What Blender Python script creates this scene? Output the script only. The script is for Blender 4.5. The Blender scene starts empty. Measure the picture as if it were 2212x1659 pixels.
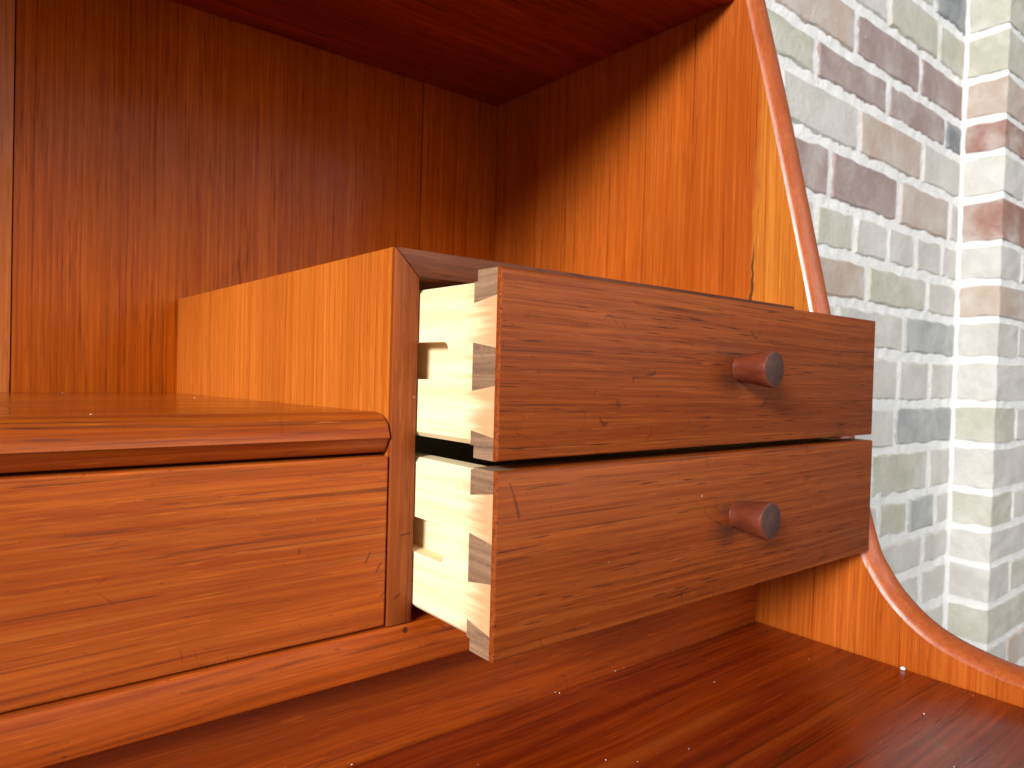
import bpy, bmesh, math, random
from mathutils import Vector, Matrix, noise
rnd = random.Random(7)
scene = bpy.context.scene
COL = scene.collection

# ------------------------------------------------------------------ camera
cam_d = bpy.data.cameras.new("camera")
cam = bpy.data.objects.new("camera", cam_d)
COL.objects.link(cam)
CP = Vector((-0.1099, -0.1951, 0.0817)); YAW, PITCH, ROLL = 0.6796, -0.0160, 0.0269
fw = Vector((math.sin(YAW)*math.cos(PITCH), math.cos(YAW)*math.cos(PITCH), math.sin(PITCH)))
rt = Vector((math.cos(YAW), -math.sin(YAW), 0)); up = rt.cross(fw)
r2 = math.cos(ROLL)*rt + math.sin(ROLL)*up
u2 = -math.sin(ROLL)*rt + math.cos(ROLL)*up
cam.matrix_world = Matrix(((r2.x, u2.x, -fw.x, CP.x), (r2.y, u2.y, -fw.y, CP.y), (r2.z, u2.z, -fw.z, CP.z), (0, 0, 0, 1)))
cam_d.sensor_width = 36.0
cam_d.lens = 1530.4/2212*36.0
cam_d.clip_start = 0.01; cam_d.clip_end = 60
cam_d.dof.use_dof = True
cam_d.dof.focus_distance = 0.235
cam_d.dof.aperture_fstop = 27
scene.camera = cam

# ------------------------------------------------------------------ light
world = bpy.data.worlds.new("World"); scene.world = world
world.use_nodes = True
bg = world.node_tree.nodes["Background"]
bg.inputs[0].default_value = (1.0, 0.98, 0.95, 1); bg.inputs[1].default_value = 0.18
LDIR = Vector((0.86, 0.38, -0.315)).normalized()           # the way the window light travels
ld = bpy.data.lights.new("window_light", 'AREA'); ld.shape = 'RECTANGLE'
ld.size = 1.6; ld.size_y = 1.05; ld.energy = 440; ld.color = (1.0, 0.98, 0.94)
lo = bpy.data.objects.new("window_light", ld); COL.objects.link(lo)
lo.location = Vector((0.12, 0.08, 0.14)) - LDIR*5.0
lo.rotation_euler = LDIR.to_track_quat('-Z', 'Y').to_euler()
fd = bpy.data.lights.new("room_window_light", 'AREA'); fd.shape = 'RECTANGLE'
fd.size = 2.8; fd.size_y = 1.5; fd.energy = 34; fd.color = (1.0, 0.99, 0.975)
fo = bpy.data.objects.new("room_window_light", fd); COL.objects.link(fo)
fo.location = (0.95, -2.5, 0.92)
fo.rotation_euler = (Vector((0.05, 0.1, 0.1))-Vector(fo.location)).to_track_quat('-Z', 'Y').to_euler()
scene.view_settings.view_transform = 'Standard'; scene.view_settings.look = 'None'
scene.view_settings.exposure = 0.0; scene.view_settings.gamma = 1.0
scene.cycles.max_bounces = 8; scene.cycles.diffuse_bounces = 5

# ------------------------------------------------------------------ materials
class NT:
    def __init__(s, name):
        s.m = bpy.data.materials.new(name); s.m.use_nodes = True
        s.t = s.m.node_tree; s.n = s.t.nodes; s.l = s.t.links
        s.b = s.n["Principled BSDF"]
    def link(s, a, b): s.l.new(a, b)
    def _set(s, sock, v):
        if hasattr(v, 'is_output'): s.l.new(v, sock)
        else: sock.default_value = v
    def math(s, op, a, b=0.0, c=None, clamp=False):
        n = s.n.new("ShaderNodeMath"); n.operation = op; n.use_clamp = clamp
        s._set(n.inputs[0], a); s._set(n.inputs[1], b)
        if c is not None: s._set(n.inputs[2], c)
        return n.outputs[0]
    def mapr(s, v, a, b, c=0.0, d=1.0, smooth=True):
        n = s.n.new("ShaderNodeMapRange"); n.interpolation_type = 'SMOOTHSTEP' if smooth else 'LINEAR'
        s._set(n.inputs[0], v); n.inputs[1].default_value = a; n.inputs[2].default_value = b
        n.inputs[3].default_value = c; n.inputs[4].default_value = d
        return n.outputs[0]
    def mix(s, f, a, b, mode='MIX'):
        n = s.n.new("ShaderNodeMix"); n.data_type = 'RGBA'; n.blend_type = mode
        s._set(n.inputs[0], f)
        s._set(n.inputs[6], (*a, 1) if isinstance(a, tuple) and len(a) == 3 else a)
        s._set(n.inputs[7], (*b, 1) if isinstance(b, tuple) and len(b) == 3 else b)
        return n.outputs[2]
    def noise(s, vec, scale, detail=3.0, rough=0.55, dist=0.0):
        n = s.n.new("ShaderNodeTexNoise"); s.link(vec, n.inputs["Vector"])
        n.inputs["Scale"].default_value = scale; n.inputs["Detail"].default_value = detail
        n.inputs["Roughness"].default_value = rough; n.inputs["Distortion"].default_value = dist
        return n.outputs["Fac"]
    def vmul(s, vec, xyz):
        n = s.n.new("ShaderNodeVectorMath"); n.operation = 'MULTIPLY'
        s.link(vec, n.inputs[0]); n.inputs[1].default_value = xyz
        return n.outputs[0]
    def coords(s, jitter=True):
        tc = s.n.new("ShaderNodeTexCoord"); v = tc.outputs["Object"]; s.raw = v
        if jitter:
            oi = s.n.new("ShaderNodeObjectInfo")
            c = s.n.new("ShaderNodeCombineXYZ")
            for i, k in enumerate((7.0, 5.3, 9.1)): s.link(s.math('MULTIPLY', oi.outputs["Random"], k), c.inputs[i])
            a = s.n.new("ShaderNodeVectorMath"); a.operation = 'ADD'
            s.link(v, a.inputs[0]); s.link(c.outputs[0], a.inputs[1]); v = a.outputs[0]
        return v
    def sep(s, v):
        n = s.n.new("ShaderNodeSeparateXYZ"); s.link(v, n.inputs[0]); return n.outputs
    def bump(s, h, strength, dist=0.0005):
        n = s.n.new("ShaderNodeBump"); n.inputs["Strength"].default_value = strength
        n.inputs["Distance"].default_value = dist; s.link(h, n.inputs["Height"])
        s.link(n.outputs[0], s.b.inputs["Normal"])

def wood(name, axis, light, dark, line, fine=240.0, line_amt=0.55, pore_amt=0.5, pore_len=55.0, pore_w=900.0,
         rough=0.3, spec=0.28, scratch=0.0, specks=0.0, broad=0.35, wavy=0.004, line_f=330.0, line_al=0.9, streak=None, streak_f=38.0, bump=0.12, extra=None):
    """Oiled teak with the grain along one axis of the object."""
    k = NT(name); v = k.coords()
    ax = 'XYZ'.index(axis)
    def sc(across, along):
        q = [across]*3; q[ax] = along; return tuple(q)
    # gentle waviness of the grain
    if wavy:
        w = k.n.new("ShaderNodeTexNoise"); k.link(k.vmul(v, sc(9.0, 5.0)), w.inputs["Vector"]); w.inputs["Scale"].default_value = 1.0
        w.inputs["Detail"].default_value = 2.0
        sb = k.n.new("ShaderNodeVectorMath"); sb.operation = 'SUBTRACT'; k.link(w.outputs["Color"], sb.inputs[0]); sb.inputs[1].default_value = (.5, .5, .5)
        ml = k.vmul(sb.outputs[0], (wavy*2, wavy*2, wavy*2))
        ad = k.n.new("ShaderNodeVectorMath"); ad.operation = 'ADD'; k.link(v, ad.inputs[0]); k.link(ml, ad.inputs[1]); g = ad.outputs[0]
    else: g = v
    stripes = k.mapr(k.noise(k.vmul(g, sc(fine, 3.5)), 1.0, 4.0, 0.6), 0.30, 0.70)
    col = k.mix(stripes, dark, light)
    br = k.mapr(k.noise(k.vmul(g, sc(26.0, 3.0)), 1.0, 2.0), 0.3, 0.7)
    col = k.mix(k.math('MULTIPLY', br, broad), col, tuple(c*0.62 for c in dark))
    # growth lines
    ln = k.noise(k.vmul(g, sc(line_f, line_al)), 1.0, 2.0, 0.55)
    lm = k.mapr(ln, 0.60, 0.68)
    lk = k.mapr(k.noise(k.vmul(g, sc(420.0, 26.0)), 1.0, 3.0), 0.30, 0.62, 0.25, 1.0)
    col = k.mix(k.math('MULTIPLY', k.math('MULTIPLY', lm, lk), line_amt), col, line)
    fb = k.mapr(k.noise(k.vmul(g, sc(1500.0, 22.0)), 1.0, 2.0, 0.6), 0.3, 0.7)
    col = k.mix(k.math('MULTIPLY', fb, 0.42), col, tuple(c*0.5 for c in dark))
    # pores: short dark dashes along the grain
    po = k.noise(k.vmul(g, sc(pore_w, pore_len)), 1.0, 1.5, 0.5)
    pm = k.mapr(po, 0.60, 0.72)
    pk = k.mapr(k.noise(k.vmul(g, sc(90.0, 12.0)), 1.0, 2.0), 0.35, 0.65, 0.25, 1.0)
    pm = k.math('MULTIPLY', pm, pk)
    col = k.mix(k.math('MULTIPLY', pm, pore_amt), col, line)
    # pale flecks
    fl = k.mapr(k.noise(k.vmul(g, sc(pore_w*0.8, pore_len*0.9)), 1.37, 1.5), 0.63, 0.75)
    col = k.mix(k.math('MULTIPLY', fl, 0.18), col, tuple(min(1, c*1.9+.01) for c in light))
    if streak:
        sm = k.mapr(k.noise(k.vmul(g, sc(streak_f, 1.6)), 1.0, 2.0, 0.5), 0.56, 0.68)
        col = k.mix(k.math('MULTIPLY', sm, streak[1]), col, streak[0])
    if scratch:
        s1 = k.noise(v, 34.0, 1.0, 0.5, 0.8)
        s2 = k.noise(v, 57.0, 0.0, 0.5, 1.2)
        l1 = k.mapr(k.math('ABSOLUTE', k.math('SUBTRACT', s1, 0.52)), 0.002, 0.0062, 1.0, 0.0)
        l2 = k.mapr(k.math('ABSOLUTE', k.math('SUBTRACT', s2, 0.55)), 0.002, 0.0062, 1.0, 0.0)
        m1 = k.mapr(k.noise(v, 75.0, 2.0), 0.575, 0.625); m2 = k.mapr(k.noise(v, 62.0, 2.0), 0.59, 0.64)
        sm = k.math('MAXIMUM', k.math('MULTIPLY', l1, m1), k.math('MULTIPLY', l2, m2))
        dn = k.mapr(k.noise(k.vmul(v, sc(800.0, 300.0)), 1.0, 1.0), 0.745, 0.78)
        sm = k.math('MAXIMUM', sm, k.math('MULTIPLY', dn, 0.6))
        col = k.mix(k.math('MULTIPLY', sm, scratch), col, (0.018, 0.008, 0.006))
    if specks:
        vo = k.n.new("ShaderNodeTexVoronoi"); vo.feature = 'F1'; k.link(v, vo.inputs["Vector"]); vo.inputs["Scale"].default_value = 190.0
        near = k.mapr(vo.outputs["Distance"], 0.05, 0.12, 1.0, 0.0)
        sel = k.mapr(k.sep(vo.outputs["Color"])[0], 0.945, 0.955)
        col = k.mix(k.math('MULTIPLY', k.math('MULTIPLY', near, sel), specks*0.55), col, (0.75, 0.62, 0.52))
    if extra: col = extra(k, col)
    k.link(col, k.b.inputs["Base Color"])
    rv = k.noise(k.vmul(v, sc(60.0, 14.0)), 1.0, 3.0)
    sm_ = k.mapr(k.noise(v, 23.0, 4.0, 0.6), 0.42, 0.68, 0.0, 0.09)
    k.link(k.math('ADD', k.math('ADD', k.mapr(rv, 0.3, 0.7, rough-0.05, rough+0.07), sm_), k.math('MULTIPLY', pm, 0.15)), k.b.inputs["Roughness"])
    k.b.inputs["Specular IOR Level"].default_value = spec
    hgt = k.math('SUBTRACT', k.math('MULTIPLY', stripes, 0.25), pm)
    k.bump(hgt, bump, 0.0004)
    return k.m

T_L, T_D, T_K = (0.50, 0.135, 0.017), (0.34, 0.066, 0.008), (0.06, 0.013, 0.004)
def stain_crack(k, col):
    """The split and the rubbed patch low down on the right-hand side panel."""
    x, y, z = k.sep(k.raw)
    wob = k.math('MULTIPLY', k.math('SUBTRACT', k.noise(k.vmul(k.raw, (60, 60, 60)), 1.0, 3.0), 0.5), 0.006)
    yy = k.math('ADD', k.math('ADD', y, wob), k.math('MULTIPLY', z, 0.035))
    a = k.mapr(k.math('ABSOLUTE', k.math('SUBTRACT', yy, 0.0298)), 0.0004, 0.0011, 1.0, 0.0)
    zz = k.mapr(k.math('ABSOLUTE', k.math('SUBTRACT', z, 0.134)), 0.010, 0.027, 1.0, 0.0)
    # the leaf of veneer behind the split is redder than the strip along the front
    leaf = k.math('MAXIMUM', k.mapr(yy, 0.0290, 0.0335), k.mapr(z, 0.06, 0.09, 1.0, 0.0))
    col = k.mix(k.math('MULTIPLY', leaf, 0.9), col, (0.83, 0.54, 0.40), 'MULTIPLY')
    return k.mix(k.math('MULTIPLY', k.math('MULTIPLY', a, zz), 0.85), col, (0.05, 0.015, 0.005))

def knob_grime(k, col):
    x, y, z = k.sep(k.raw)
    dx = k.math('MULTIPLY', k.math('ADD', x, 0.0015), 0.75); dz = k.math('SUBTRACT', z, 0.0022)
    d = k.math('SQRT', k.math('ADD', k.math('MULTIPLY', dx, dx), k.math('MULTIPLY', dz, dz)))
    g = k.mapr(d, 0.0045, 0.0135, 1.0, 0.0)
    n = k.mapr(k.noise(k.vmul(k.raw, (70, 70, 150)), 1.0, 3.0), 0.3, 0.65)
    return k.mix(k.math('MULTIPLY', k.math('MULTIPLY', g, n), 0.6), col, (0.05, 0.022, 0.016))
M = {}
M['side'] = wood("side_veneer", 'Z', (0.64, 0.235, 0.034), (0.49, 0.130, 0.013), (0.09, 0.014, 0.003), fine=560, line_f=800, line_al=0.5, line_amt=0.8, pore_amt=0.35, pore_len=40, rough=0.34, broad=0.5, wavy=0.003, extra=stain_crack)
M['back'] = wood("back_veneer", 'Z', (0.53, 0.118, 0.005), (0.39, 0.064, 0.002), (0.07, 0.012, 0.002), fine=600, line_f=950, line_al=0.8, line_amt=0.7, pore_amt=0.7, pore_len=40, pore_w=1200, rough=0.20, spec=0.08, broad=0.25, wavy=0.002)
M['case'] = wood("case_veneer", 'Z', (0.62, 0.182, 0.022), (0.49, 0.110, 0.010), (0.14, 0.028, 0.005), fine=620, line_f=900, line_al=0.8, line_amt=0.45, pore_amt=0.5, pore_len=60, rough=0.36, broad=0.42, wavy=0.002, specks=0.4)
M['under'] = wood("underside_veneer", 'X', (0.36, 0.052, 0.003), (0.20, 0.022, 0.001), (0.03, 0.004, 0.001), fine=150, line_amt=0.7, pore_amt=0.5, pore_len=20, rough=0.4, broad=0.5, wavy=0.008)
M['shelf'] = wood("shelf_veneer", 'X', (0.50, 0.125, 0.013), (0.34, 0.060, 0.005), T_K, fine=160, line_amt=0.4, rough=0.16, spec=0.5, specks=0.8, bump=0.05)
M['nose'] = wood("solid_teak_nosing", 'X', (0.54, 0.125, 0.012), (0.31, 0.044, 0.005), (0.07, 0.02, 0.012), fine=330, line_f=420, line_amt=0.6, pore_amt=0.5, rough=0.36, scratch=0.2, specks=0.5, streak=((0.13, 0.04, 0.022), 0.45), streak_f=90.0)
M['wide'] = wood("wide_drawer_teak", 'X', (0.55, 0.122, 0.010), (0.37, 0.060, 0.005), (0.06, 0.013, 0.005), fine=560, line_f=800, line_al=1.8, streak_f=260.0, line_amt=0.7, pore_amt=0.5, pore_w=1300, rough=0.36, spec=0.33, scratch=0.6, specks=0.5, broad=0.4, wavy=0.004, streak=((0.60, 0.19, 0.03), 0.28))
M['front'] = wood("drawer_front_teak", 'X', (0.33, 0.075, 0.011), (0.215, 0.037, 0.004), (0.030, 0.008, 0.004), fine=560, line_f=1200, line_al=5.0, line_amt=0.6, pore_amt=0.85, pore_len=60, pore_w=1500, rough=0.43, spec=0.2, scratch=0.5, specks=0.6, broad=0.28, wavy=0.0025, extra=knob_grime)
M['rail'] = wood("rail_teak", 'X', (0.47, 0.090, 0.006), (0.32, 0.046, 0.003), T_K, fine=330, line_f=500, line_al=1.5, line_amt=0.55, pore_amt=0.5, rough=0.40, spec=0.25, scratch=0.8, specks=0.4)
M['recess'] = wood("fascia_teak", 'X', (0.40, 0.068, 0.004), (0.25, 0.032, 0.002), T_K, fine=260, line_f=420, line_amt=0.5, pore_amt=0.6, rough=0.42, spec=0.22, scratch=0.3, specks=0.2)
M['desk'] = wood("desktop_teak", 'X', (0.33, 0.041, 0.002), (0.165, 0.013, 0.001), (0.03, 0.006, 0.001), fine=260, line_f=420, line_al=1.5, line_amt=0.75, pore_amt=0.6, pore_len=30, pore_w=700, rough=0.25, spec=0.62, specks=0.4, broad=0.55, wavy=0.006, streak=((0.50, 0.105, 0.010), 0.45))
M['lipz'] = wood("edge_lipping_upright", 'Z', (0.36, 0.090, 0.014), (0.24, 0.046, 0.007), (0.05, 0.014, 0.008), fine=380, line_amt=0.5, rough=0.42, spec=0.25, scratch=0.7, specks=0.4, broad=0.4)
M['lipx'] = wood("edge_lipping_top", 'X', (0.22, 0.058, 0.017), (0.12, 0.028, 0.010), (0.03, 0.012, 0.010), fine=380, line_amt=0.6, rough=0.44, spec=0.3, specks=0.7, broad=0.5)
M['edge'] = wood("solid_edge_band", 'Z', (0.46, 0.105, 0.020), (0.38, 0.070, 0.011), (0.16, 0.035, 0.010), fine=300, line_amt=0.3, pore_amt=0.25, rough=0.31, spec=0.65, broad=0.25)
M['end'] = wood("end_grain", 'Y', (0.37, 0.225, 0.135), (0.21, 0.118, 0.068), (0.09, 0.05, 0.032), fine=300, line_amt=0.6, pore_amt=0.45, pore_len=600, rough=0.6, spec=0.3, broad=0.3, wavy=0.01)
M['inside'] = wood("case_inside", 'Y', (0.30, 0.10, 0.03), (0.22, 0.06, 0.015), T_K, rough=0.6, spec=0.3)

def pine_mat():
    k = NT("pale_drawer_side"); v = k.coords(); x, y, z = k.sep(k.raw)
    g = k.vmul(v, (200, 9, 200))
    s = k.mapr(k.noise(g, 1.0, 3.0, 0.55, 0.4), 0.3, 0.7)
    col = k.mix(s, (0.84, 0.66, 0.36), (0.88, 0.78, 0.52))
    d = k.mapr(k.noise(k.vmul(v, (420, 16, 420)), 1.0, 2.0), 0.62, 0.72)
    col = k.mix(k.math('MULTIPLY', d, 0.35), col, (0.62, 0.38, 0.14))
    # the front ends soaked up the finish of the drawer front
    wob = k.math('MULTIPLY', k.math('SUBTRACT', k.noise(k.vmul(v, (420, 26, 420)), 1.0, 3.0), 0.5), 0.026)
    t = k.mapr(k.math('ADD', y, wob), -0.0385, -0.0230, 1.0, 0.0)
    col = k.mix(k.math('MULTIPLY', t, 0.9), col, (0.60, 0.30, 0.145))
    k.link(col, k.b.inputs["Base Color"]); k.b.inputs["Roughness"].default_value = 0.55
    k.b.inputs["Specular IOR Level"].default_value = 0.3
    k.bump(s, 0.1)
    return k.m
M['pine'] = pine_mat()

def knob_mat(name, a, b, rough):
    k = NT(name); k.b.inputs['Specular IOR Level'].default_value = 0.3; v = k.coords()
    s = k.mapr(k.noise(k.vmul(v, (260, 60, 260)), 1.0, 3.0), 0.3, 0.7)
    col = k.mix(s, a, b)
    w = k.mapr(k.noise(v, 130.0, 3.0), 0.55, 0.72)
    col = k.mix(k.math('MULTIPLY', w, 0.5), col, (0.05, 0.022, 0.02))
    k.link(col, k.b.inputs["Base Color"]); k.b.inputs["Roughness"].default_value = rough
    k.bump(k.noise(v, 900.0, 2.0), 0.15)
    return k.m
M['knob'] = knob_mat("knob_turned_side", (0.10, 0.020, 0.010), (0.155, 0.032, 0.013), 0.42)
M['knob_end'] = knob_mat("knob_end_grain", (0.055, 0.024, 0.018), (0.078, 0.036, 0.027), 0.65)

def brick_mat(name, a, b, wash):
    k = NT(name); v = k.coords()
    s = k.mapr(k.noise(v, 16.0, 4.0, 0.6), 0.3, 0.7)
    col = k.mix(s, a, b)
    f = k.mapr(k.noise(v, 90.0, 4.0, 0.65), 0.35, 0.7)
    col = k.mix(k.math('MULTIPLY', f, 0.16), col, tuple(c*0.75 for c in a))
    w = k.mapr(k.noise(v, 17.0, 4.0, 0.55, 0.4), 0.40, 0.80)
    col = k.mix(k.math('MULTIPLY', w, wash), col, (0.72, 0.72, 0.70))
    k.link(col, k.b.inputs["Base Color"]); k.b.inputs["Roughness"].default_value = 0.85
    k.b.inputs["Specular IOR Level"].default_value = 0.25
    k.bump(k.noise(v, 110.0, 5.0, 0.65), 0.6, 0.003)
    return k.m
BM = {
 'o': brick_mat("brick_olive_grey", (0.482, 0.479, 0.378), (0.598, 0.583, 0.519), 0.55),
 'g': brick_mat("brick_pale_grey", (0.551, 0.537, 0.507), (0.657, 0.640, 0.599), 0.6),
 'r': brick_mat("brick_dusty_brown", (0.341, 0.248, 0.232), (0.434, 0.344, 0.325), 0.35),
 'd': brick_mat("brick_dark_brown", (0.254, 0.191, 0.190), (0.330, 0.248, 0.238), 0.3),
 't': brick_mat("brick_tan", (0.505, 0.389, 0.319), (0.551, 0.479, 0.425), 0.5),
 'R': brick_mat("brick_red", (0.330, 0.168, 0.134), (0.420, 0.275, 0.235), 0.62),
 's': brick_mat("brick_bluish_grey", (0.360, 0.377, 0.385), (0.470, 0.484, 0.487), 0.4),
 'k': brick_mat("brick_slate", (0.190, 0.204, 0.230), (0.330, 0.342, 0.358), 0.4),
}
def mortar_mat():
    k = NT("white_mortar"); v = k.coords(False)
    s = k.mapr(k.noise(v, 40.0, 5.0, 0.65), 0.3, 0.7)
    k.link(k.mix(s, (0.80, 0.81, 0.81), (0.89, 0.90, 0.90)), k.b.inputs["Base Color"])
    k.b.inputs["Roughness"].default_value = 0.9
    k.bump(k.noise(v, 150.0, 5.0, 0.7), 0.7, 0.004)
    return k.m
M['mortar'] = mortar_mat()
def plain(name, c, r):
    k = NT(name); v = k.coords()
    k.link(k.mix(k.noise(v, 300.0), c, tuple(x*0.8 for x in c)), k.b.inputs["Base Color"])
    k.b.inputs["Roughness"].default_value = r
    return k.m
M['crumb'] = plain("white_crumb", (0.8, 0.8, 0.82), 0.7)

# ------------------------------------------------------------------ helpers
def empty(name, loc, label, cat):
    o = bpy.data.objects.new(name, None); COL.objects.link(o)
    o.location = loc; o.empty_display_size = 0.05
    o["label"] = label; o["category"] = cat
    return o
WORLD = {}
def obj(name, bm, mats, parent=None, origin=(0, 0, 0), smooth=False, label=None):
    origin = Vector(origin)
    bmesh.ops.recalc_face_normals(bm, faces=bm.faces)
    me = bpy.data.meshes.new(name)
    for v in bm.verts: v.co -= origin
    bm.to_mesh(me); bm.free()
    for m in (mats if isinstance(mats, (list, tuple)) else [mats]): me.materials.append(m)
    if smooth:
        for p in me.polygons: p.use_smooth = True
        me.set_sharp_from_angle(angle=math.radians(32))
    o = bpy.data.objects.new(name, me); COL.objects.link(o)
    po = WORLD.get(parent.name, Vector()) if parent else Vector()
    o.location = origin - po
    if parent: o.parent = parent
    WORLD[o.name] = origin
    if label: o["label"] = label
    return o
def box(x0, x1, y0, y1, z0, z1, bev=0.0, seg=2, bm=None):
    b = bmesh.new()
    vs = [b.verts.new((x, y, z)) for x in (x0, x1) for y in (y0, y1) for z in (z0, z1)]
    for f in ((0, 1, 3, 2), (4, 6, 7, 5), (0, 4, 5, 1), (2, 3, 7, 6), (0, 2, 6, 4), (1, 5, 7, 3)):
        b.faces.new([vs[i] for i in f])
    if bev:
        bmesh.ops.bevel(b, geom=b.edges[:], offset=bev, segments=seg, affect='EDGES', profile=0.5)
    if bm is not None:
        me = bpy.data.meshes.new("tmp"); b.to_mesh(me); b.free(); bm.from_mesh(me); bpy.data.meshes.remove(me); return bm
    return b
def prism(poly, axis, a0, a1, bev=0.0, bm=None):
    """extrude a polygon given in the two other axes (in x,y,z order) along axis from a0 to a1"""
    b = bmesh.new()
    def P(p, a):
        c = list(p); c.insert('xyz'.index(axis), a); return c
    lo = [b.verts.new(P(p, a0)) for p in poly]; hi = [b.verts.new(P(p, a1)) for p in poly]
    b.faces.new(lo); b.faces.new(hi[::-1]); n = len(poly)
    for i in range(n): b.faces.new((lo[i], hi[i], hi[(i+1) % n], lo[(i+1) % n]))
    if bev:
        bmesh.ops.bevel(b, geom=b.edges[:], offset=bev, segments=2, affect='EDGES', profile=0.5)
    if bm is not None:
        me = bpy.data.meshes.new("tmp"); b.to_mesh(me); b.free(); bm.from_mesh(me); bpy.data.meshes.remove(me); return bm
    return b
def smooth_curve(pts, n):
    """Catmull-Rom through 2-D points"""
    out = []; q = [Vector(p) for p in pts]; q = [q[0]*2-q[1]] + q + [q[-1]*2-q[-2]]
    for i in range(1, len(q)-2):
        for j in range(n):
            t = j/n
            out.append(0.5*((2*q[i]) + (q[i+1]-q[i-1])*t + (2*q[i-1]-5*q[i]+4*q[i+1]-q[i+2])*t*t + (3*q[i]-q[i-1]-3*q[i+1]+q[i+2])*t**3))
    out.append(q[-2]); return out

# ------------------------------------------------------------------ the brick wall
YW, XP, YP = 0.310, 1.343, 0.241                # wall face, pier side face, pier front face
ZJ = [0.713, 0.6321, 0.5569, 0.4939, 0.4159, 0.3345, 0.2656, 0.1979, 0.1263, 0.0467, -0.0278, -0.1088, -0.177, -0.2416]
ZJ = [0.713+0.078*2, 0.713+0.078] + ZJ + [-0.2416-0.073*i for i in range(1, 5)]
wall = empty("brick_wall", (1.0, YW, ZJ[-1]), "whitewashed old brick wall with a projecting pier, behind the desk", "wall")
WORLD[wall.name] = Vector((1.0, YW, ZJ[-1]))
def rough_brick(u0, u1, v0, v1, depth, to3, nrm_amt=0.0015):
    """A worn brick: ragged front outline, softened arris, body behind. to3(u, v, d) places it; d>0 is out of the wall."""
    b = bmesh.new()
    n_u = max(3, int((u1-u0)/0.024)); n_v = 3
    ring = []
    for i in range(n_u): ring.append((u0+(u1-u0)*i/n_u, v0))
    for i in range(n_v): ring.append((u1, v0+(v1-v0)*i/n_v))
    for i in range(n_u): ring.append((u1-(u1-u0)*i/n_u, v1))
    for i in range(n_v): ring.append((u0, v1-(v1-v0)*i/n_v))
    cu, cv = (u0+u1)/2, (v0+v1)/2
    tilt_u, tilt_v, push = rnd.uniform(-.006, .006), rnd.uniform(-.012, .012), rnd.uniform(-.0002, .0012)
    def dd(u, v): return push + tilt_u*(u-cu) + tilt_v*(v-cv)
    fr, sh, bk = [], [], []
    for (u, v) in ring:
        ju, jv = rnd.uniform(-.002, .002), rnd.uniform(-.0023, .0023)
        u, v = u+ju, v+jv
        iu, iv = u+(cu-u)*min(1, .0035/max(.01, abs(cu-u)+1e-6)), v+(cv-v)*min(1, .0035/max(.01, abs(cv-v)+1e-6))
        fr.append(b.verts.new(to3(iu, iv, dd(u, v)+rnd.uniform(-.0005, .0005))))
        sh.append(b.verts.new(to3(u, v, dd(u, v)-.0032)))
        bk.append(b.verts.new(to3(u, v, -depth)))
    b.faces.new(fr); m = len(ring)
    for i in range(m):
        j = (i+1) % m
        b.faces.new((fr[i], sh[i], sh[j], fr[j])); b.faces.new((sh[i], bk[i], bk[j], sh[j]))
    return b
# joints measured along each course (x of the perpend), and the look of each brick left to right
JX = {2: [1.2044], 3: [1.0308, 1.2264], 4: [0.9295, 1.1566], 5: [0.818, 1.0398, 1.2688], 6: [0.9472, 1.1742], 7: [0.8673, 1.0906, 1.2977],
      8: [0.831, 0.9446, 1.0534, 1.1599, 1.2693], 9: [0.9889, 1.2119], 10: [1.1248], 11: [1.1092, 1.2347], 12: [1.1045], 13: [1.2435],
      14: [1.0556, 1.1675, 1.2786], 15: [1.2287], 16: [1.228]}
JC = {2: "ook", 3: "goo", 4: "trr", 5: "orrk", 6: "gttg"[0:1]+"tg", 7: "rrtg", 8: "gogggg", 9: "tog", 10: "gs", 11: "ggg", 12: "gs", 13: "og", 14: "gosg", 15: "gg", 16: "gg"}
JX = {k-1: v for k, v in JX.items()}; JC = {k-1: v for k, v in JC.items()}
def course_joints(k):
    xs = list(JX.get(k, [1.1+0.11*(k % 2)]))
    while xs[0] > 0.34: xs.insert(0, xs[0]-rnd.uniform(.218, .228))
    return xs + [XP]
for k in range(len(ZJ)-1):
    z1, z0 = ZJ[k], ZJ[k+1]
    xs = course_joints(k); cs = JC.get(k, "")
    names = ["g"]*(len(xs)-1-len(cs))+list(cs) if len(cs) <= len(xs)-1 else list(cs)[-(len(xs)-1):]
    for i in range(len(xs)-1):
        j = 0.0062
        b = rough_brick(xs[i]+j, xs[i+1]-(j if i < len(xs)-2 else 0.004), z0+0.0070, z1-0.0068, 0.05, lambda u, v, d: (u, YW-d, v))
        c = names[i] if i >= len(xs)-1-len(cs) else rnd.choice("ggotr")
        obj("brick", b, BM[c], wall, ((xs[i]+xs[i+1])/2, YW, (z0+z1)/2))
# the pier: a corner brick turns each course, then one more brick along its front
PC = ["g", "o", "o", "t", "R", "g", "R", "g", "t", "g", "g", "o", "g", "o", "g", "g", "o", "g", "g", "g", "g"]
for k in range(len(ZJ)-1):
    z1, z0 = ZJ[k]+.0015, ZJ[k+1]+.0015
    w1 = 0.104 if k % 2 else 0.218
    b = box(XP, XP+w1, YP, YP+0.063, z0+.0070, z1-.0068)
    bmesh.ops.subdivide_edges(b, edges=b.edges[:], cuts=2, use_grid_fill=True)
    for v in b.verts:
        v.co += Vector((rnd.uniform(-.0012, .0012), rnd.uniform(-.0012, .0012), rnd.uniform(-.0022, .0022)))
    obj("brick", b, BM[PC[k]], wall, (XP+w1/2, YP, (z0+z1)/2))
    b = rough_brick(XP+w1+.01, XP+w1+.225, z0+.0070, z1-.0068, .05, lambda u, v, d: (u, YP-d, v))
    obj("brick", b, BM[rnd.choice("gogt")], wall, (XP+w1+.11, YP, (z0+z1)/2))
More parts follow.
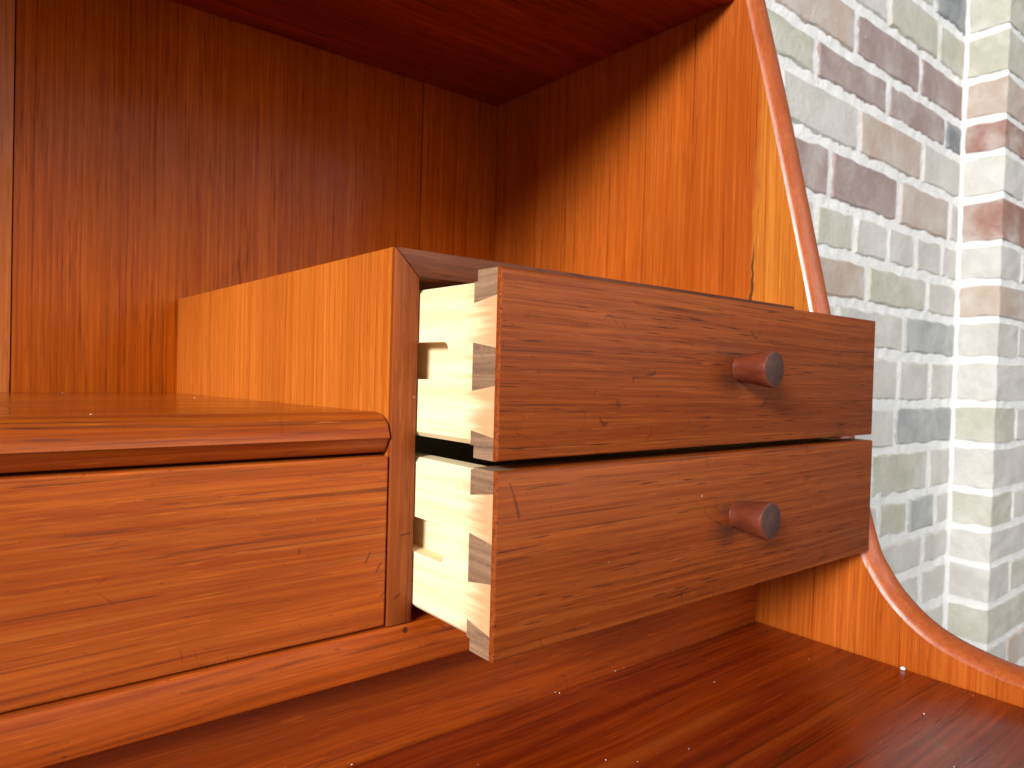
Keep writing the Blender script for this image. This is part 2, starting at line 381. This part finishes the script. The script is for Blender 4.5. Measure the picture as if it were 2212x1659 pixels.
def mortar_sheet():
    b = bmesh.new()
    zt, zb = ZJ[0], ZJ[-1]
    # path of the wall in plan, mortar face about 1 mm behind the brick faces
    path = []; n = 130
    for i in range(n+1): path.append((0.30+(XP+.002-0.30)*i/n, YW+.0019, (0, -1)))
    for i in range(1, 9): path.append((XP+.003, YW+.0012-(YW-YP)*i/8, (-1, 0)))
    for i in range(1, 40): path.append((XP+.002+0.36*i/39, YP+.0024, (0, -1)))
    nz = 170; g = []
    for (x, y, nn) in path:
        row = []
        for q in range(nz+1):
            z = zb+(zt-zb)*q/nz
            d = 0.0028*noise.fractal(Vector((x*55+y*55, 3.1, z*55)), 0.7, 2.0, 3)
            d = max(-.002, min(.0015, d))
            row.append(b.verts.new((x+nn[0]*d, y+nn[1]*d, z)))
        g.append(row)
    for i in range(len(g)-1):
        for q in range(nz): b.faces.new((g[i][q], g[i+1][q], g[i+1][q+1], g[i][q+1]))
    return b
mo = obj("mortar", mortar_sheet(), M['mortar'], wall, (0.8, YW, 0.2), smooth=False)
for p in mo.data.polygons: p.use_smooth = True
obj("wall_core", box(0.30, 1.80, YW+.012, YW+.20, ZJ[-1], ZJ[0]), M['mortar'], wall, (1.0, YW+.1, 0.2))

# ------------------------------------------------------------------ the desk
DESK0 = Vector((0.0, 0.0, -0.075))
desk = empty("secretary_desk", DESK0, "teak secretary desk with open niche and two small drawers pulled out", "desk")
WORLD[desk.name] = DESK0
H, T, D, W, ZT = 0.120, 0.0088, 0.259, 0.2349, 0.2935
XL0 = -0.62                                                   # inner face of the far left side
ZD, YB = -0.0486, 0.0160
inner = [(0.0355, 0.2960), (0.0347, 0.2911), (0.0184, 0.2281), (0.0028, 0.1639), (-0.0076, 0.1200), (-0.0205, 0.0640), (-0.0305, 0.0240), (-0.0378, -0.0005), (-0.0432, -0.0100),
         (-0.0499, -0.0190), (-0.0600, -0.0280), (-0.0714, -0.0345), (-0.0861, -0.0388), (-0.1055, -0.0413), (-0.16, -0.0425), (-0.30, -0.0430)]
inner[0] = (0.0620, 0.4000)
crv = smooth_curve(inner, 6)
TP = 0.0170
def side_panel(x0, s):
    """veneered board from the back to 1 mm behind the rounded edge band"""
    poly = [(p.x, p.y) for p in crv] + [(-0.30, -0.085), (D+.008, -0.085), (D+.008, 0.40)]
    return prism(poly, 'x', x0, x0+s*TP)
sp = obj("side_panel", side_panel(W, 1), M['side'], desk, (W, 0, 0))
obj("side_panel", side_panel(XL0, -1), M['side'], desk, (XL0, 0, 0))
def edge_band(x0, s):
    b = bmesh.new(); rings = []
    for i, p in enumerate(crv):
        a = crv[max(0, i-1)]; c = crv[min(len(crv)-1, i+1)]
        t = (c-a).normalized(); nrm = Vector((-t.y, t.x))            # turns outwards (forward and up)
        if nrm.x > 0 and abs(t.y) > .3: nrm = -nrm
        if abs(t.y) <= .3 and nrm.y < 0: nrm = -nrm
        ring = []
        for (u, d) in ((.0008, -.004), (.0000, 0.0), (.0005, .0012), (.0015, .0024), (.0031, .0035), (.0056, .0044), (.0088, .0049), (.0123, .0045), (.0152, .0032), (.0171, .0012), (.0174, -.004)):
            q = p+nrm*d
            ring.append(b.verts.new((x0+s*u, q.x, q.y)))
        rings.append(ring)
    for i in range(len(rings)-1):
        for j in range(len(rings[0])-1):
            b.faces.new((rings[i][j], rings[i+1][j], rings[i+1][j+1], rings[i][j+1]))
    return b
obj("edge_band", edge_band(W, 1), M['edge'], desk, (W, 0, 0), smooth=True)
obj("edge_band", edge_band(XL0, -1), M['edge'], desk, (XL0, 0, 0), smooth=True)

# back of the niche, three leaves of veneer meeting in fine seams
SE = [XL0, -0.0812, 0.1655, W]
for i in range(3):
    g = 0.00035
    obj("back_panel", box(SE[i]+g, SE[i+1]-g, D+.0003*(i == 1), D+.008, -0.07, 0.40), M['back'] if i else M['case'], desk, ((SE[i]+SE[i+1])/2, D, 0.15))
obj("back_board", box(XL0-TP, W+TP, D+.0085, D+.012, -0.085, 0.40), M['inside'], desk, (-0.2, D+.01, 0.1))
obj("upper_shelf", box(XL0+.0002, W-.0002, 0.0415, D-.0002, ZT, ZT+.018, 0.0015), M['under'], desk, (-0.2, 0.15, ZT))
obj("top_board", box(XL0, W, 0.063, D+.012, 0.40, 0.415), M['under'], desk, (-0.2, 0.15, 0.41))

# shelf left of the drawer case (falls slightly to the back) with its beaked nosing
XS1 = -0.0008
b = bmesh.new()
ZS0, ZS1 = 0.0679, 0.0645
prism([(0.0105, ZS0-.0125), (0.0105, ZS0), (D, ZS1), (D, ZS1-.012)], 'x', XL0, -0.0003, bm=b)
obj("shelf", b, M['shelf'], desk, (-0.3, 0.1, ZS0))
nose = [(0.0104, 0.0560), (0.0104, ZS0+.0001), (0.0075, ZS0-.0001), (0.0050, ZS0-.0006), (0.0028, ZS0-.0018), (0.0010, ZS0-.0037), (0.0001, ZS0-.0058),
        (-0.0004, ZS0-.0074), (0.0004, ZS0-.0080), (0.0016, ZS0-.0099), (0.0024, 0.0562), (0.0030, 0.0557)]
obj("shelf_nosing", prism(nose, 'x', XL0, XS1), M['nose'], desk, (-0.3, 0.005, 0.062), smooth=True)
# wide closed drawer under the shelf
wd = obj("drawer", box(XL0+.001, -0.00045, 0.0006, 0.018, 0.0012, 0.0546, 0.0006), M['wide'], desk, (-0.3, 0.0, 0.028), label="wide closed drawer under the shelf")

# the case that houses the two small drawers
cs = obj("case_side", prism([(0.0000, 0.0), (T, 0.0), (T, H-T), (0.0, H)], 'y', 0.0022, D-.0002), M['case'], desk, (0, 0.13, 0.06))
ct = obj("case_top", prism([(0.0, H), (T, H-T), (W-.0002, H-T), (W-.0002, H)], 'y', 0.0022, D-.0002), M['case'], desk, (0.12, 0.13, H))
obj("edge_lipping", prism([(0.0, 0.0008), (T, 0.0008), (T, H-T-.00015), (0.0, H-.00015)], 'y', 0.0, 0.0021, 0.0004), M['lipz'], cs, (0.004, 0, 0.06), smooth=True)
obj("edge_lipping", prism([(0.00015, H), (T+.00015, H-T), (W-.0003, H-T), (W-.0003, H)], 'y', 0.0, 0.0021, 0.0004), M['lipx'], ct, (0.12, 0, H), smooth=True)
obj("case_bottom", box(T+.0001, W-.0003, 0.012, D-.001, -0.0095, -0.0015), M['inside'], desk, (0.12, 0.13, -0.005))

# front rail, fascia and writing top
rail = [(0.0003, 0.0005), (0.0165, 0.0005), (0.0165, -0.0132), (0.0006, -0.0136), (-0.0008, -0.0133), (-0.0017, -0.0126), (-0.0020, -0.0115), (-0.0007, -0.0010), (-0.0003, 0.0000)]
obj("front_rail", prism(rail, 'x', XL0+.0003, W-.0003), M['rail'], desk, (-0.2, 0, -0.006), smooth=True)
obj("fascia", box(XL0+.0003, W-.0003, YB, YB+.012, ZD-.01, -0.0138, 0.0005, 1), M['recess'], desk, (-0.2, YB, -0.03))
obj("writing_top", box(XL0+.0003, W-.0004, -0.36, YB-.0003, ZD-.018, ZD, 0.0012), M['desk'], desk, (-0.1, -0.1, ZD))

# ------------------------------------------------------------------ the two small drawers
XA, XB, SW = 0.0094, 0.2343, 0.0080
def dovetail(e, zt, zb, side_t, side_b, pins, gz, knob, label):
    """pins: list of (z top at baseline, z top at lap, z bottom at baseline, z bottom at lap) of the brown pins"""
    yf, yl, yk, yb = -e, -e+.0019, -e+.0111, -e+.0127            # face, lap, back of board, pin baseline
    b = box(XA, XB, yf, yl, zt*0+zb, zt, 0.0)
    box(XA+SW, XB-SW, yl, yk, zb, zt, bm=b)
    bmesh.ops.remove_doubles(b, verts=b.verts[:], dist=1e-6)
    ed = [ed for ed in b.edges if all(abs(v.co.y-yf) < 1e-6 for v in ed.verts)]
    bmesh.ops.bevel(b, geom=ed, offset=.0008, segments=2, affect='EDGES', profile=.5)
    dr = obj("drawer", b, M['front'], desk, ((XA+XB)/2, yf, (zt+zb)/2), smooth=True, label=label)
    for (xa, xb) in ((XA, XA+SW), (XB-SW, XB)):
        for i, (a, c, d, f) in enumerate(pins):
            if i == 0:      poly = [(yl, zt), (yk, zt), (yk, side_t), (yb, side_t), (yb, d), (yl, f)]
            elif i == len(pins)-1: poly = [(yl, c), (yb, a), (yb, side_b), (yk, side_b), (yk, zb), (yl, zb)]
            else:           poly = [(yl, c), (yb, a), (yb, d), (yl, f)]
            obj("dovetail_pin", prism(poly, 'x', xa, xb), M['end'], dr, (xa, yk, (a+d)/2))
    # side boards: outline with the tails, a rounded upper edge and the runner groove
    YE = 0.205
    zs = []
    for i in range(len(pins)-1):
        zs += [(yb, pins[i][2]), (yl, pins[i][3]), (yl, pins[i+1][1]), (yb, pins[i+1][0])]
    for side in (0, 1):
        xo, xi = (XA, XA+SW) if side == 0 else (XB, XB-SW)
        s = 1 if side == 0 else -1
        g0, g1, ge = gz                                           # groove bottom, top, front end
        arc = [(ge-.0018*0+.0, g0)]
        gr = [(YE, g0), (ge+.002, g0)]
        gr += [(ge+.0028-.0028*math.sin(a), g1-.0028*(1-math.cos(a))*1.0-(g1-g0-.0056)*0) for a in ()]
        r = .0028
        gr += [(ge+r-r*math.sin(t), g0+r-r*math.cos(t)) for t in (0.3, .8, 1.2, 1.5708)]
        gr += [(ge+r-r*math.cos(t), g1-r+r*math.sin(t)) for t in (0, .4, .8, 1.2, 1.5708)]
        gr += [(YE, g1)]
        # outer skin = outline minus groove, as one polygon running round the groove from the back end
        outline = [(YE, side_t), (yb, side_t)] + zs + [(yb, side_b), (YE, side_b)]
        b = bmesh.new()
        def V(p, x): return b.verts.new((x, p[0], p[1]))
        rim = .0015
        skin = [(y, z-(rim if z == side_t else 0)+(rim if z == side_b else 0)) for y, z in outline] + gr[:1] + gr[1:]
        so = [V(p, xo) for p in skin]; b.faces.new(so)
        # groove walls and floor
        n0 = len(outline); gd = .0055
        gi = [V(p, xo+s*gd) for p in gr]
        for i in range(len(gr)-1): b.faces.new((so[n0+i], so[n0+i+1], gi[i+1], gi[i]))
        b.faces.new(gi)
        # rounded long edges, inner skin and ends
        o1 = [V(p, xo+s*rim) for p in outline]; o2 = [V(p, xi) for p in outline]
        for i in range(n0-1):
            b.faces.new((so[i], so[i+1], o1[i+1], o1[i])); b.faces.new((o1[i], o1[i+1], o2[i+1], o2[i]))
        b.faces.new(o2)
        obj("drawer_side", b, M['pine'], dr, ((xo+xi)/2, 0.0, (side_t+side_b)/2))
    obj("drawer_bottom", box(XA+SW, XB-SW, yk, YE, side_b+.004, side_b+.008), M['pine'], dr, ((XA+XB)/2, 0, side_b))
    obj("drawer_back", box(XA+SW, XB-SW, YE-.008, YE-.0002, side_b+.0085, side_t-.004), M['pine'], dr, ((XA+XB)/2, 0, side_b))
    # turned knob: slim at the board, wide at its flat end
    kx, kz, rb, rf, L = knob
    b = bmesh.new(); prof = [(0, .0), (rb+.0002, .0), (rb, .0006), (rb+(rf-rb)*.35, L*.33), (rb+(rf-rb)*.75, L*.70), (rf-.0001, L-.0009), (rf-.0003, L-.0003), (rf-.0009, L)]
    N = 40; rings = []
    for (r, d) in prof[1:]:
        rings.append([b.verts.new((kx+r*math.cos(2*math.pi*i/N), yf-d, kz+r*math.sin(2*math.pi*i/N))) for i in range(N)])
    for a, c in zip(rings[:-1], rings[1:]):
        for i in range(N): b.faces.new((a[i], a[(i+1) % N], c[(i+1) % N], c[i]))
    f = b.faces.new(rings[-1]); f.material_index = 1
    b.faces.new(rings[0])
    obj("knob", b, [M['knob'], M['knob_end']], dr, (kx, yf, kz), smooth=True)
    return dr
dovetail(.0418, .1108, .0570, .1075, .0606,
         [(0, 0, .1014, .1031), (.0901, .0885, .0761, .0779), (.0648, .0634, 0, 0)],
         (.0788, .0906, -.0165), (.1240, .0855, .0049, .0069, .0142),
         "upper small drawer pulled open")
dovetail(.0423, .0543, .0015, .0536, .0051,
         [(0, 0, .0462, .0479), (.0353, .0339, .0210, .0228), (.0103, .0082, 0, 0)],
         (.0233, .0347, -.0170), (.1240, .0306, .0049, .0071, .0142),
         "lower small drawer pulled open")

# ------------------------------------------------------------------ small loose bits on the wood
b = bmesh.new(); bmesh.ops.create_icosphere(b, subdivisions=2, radius=.0011)
for v in b.verts: v.co *= 1+.35*noise.noise(v.co*2500); v.co.z *= .75
for v in b.verts: v.co += Vector((W-.003, -0.0600, ZD+.0008))
o = obj("crumb", b, M['crumb'], None, (W-.003, -.06, ZD)); o["label"] = "tiny white crumb on the desk top against the side panel"; o["category"] = "crumb"
b = bmesh.new()
for i in range(30):
    if rnd.random() < .55: x, y, z = rnd.uniform(-.1, W-.004), rnd.uniform(-.11, YB-.001), ZD
    elif rnd.random() < .5: x = rnd.uniform(-.22, -.004); y = rnd.uniform(.012, D-.01); z = ZS0+(ZS1-ZS0)*(y-.0105)/(D-.0105)
    else: x, y, z = rnd.uniform(-.1, W-.004), YB-.0006, ZD+.0001
    r = rnd.uniform(.00009, .00023)*(1.6 if rnd.random() < .12 else 1)
    m = Matrix.Translation((x, y, z+r*.5)) @ Matrix.Diagonal((r*rnd.uniform(.8, 2.2), r*rnd.uniform(.8, 1.6), r*.8, 1))
    bmesh.ops.create_icosphere(b, subdivisions=1, radius=1.0, matrix=m)
o = obj("dust", b, M['crumb'], None, (0, 0, ZD)); o["label"] = "specks of pale dust on the shelf and the desk top"; o["category"] = "dust"; o["kind"] = "stuff"
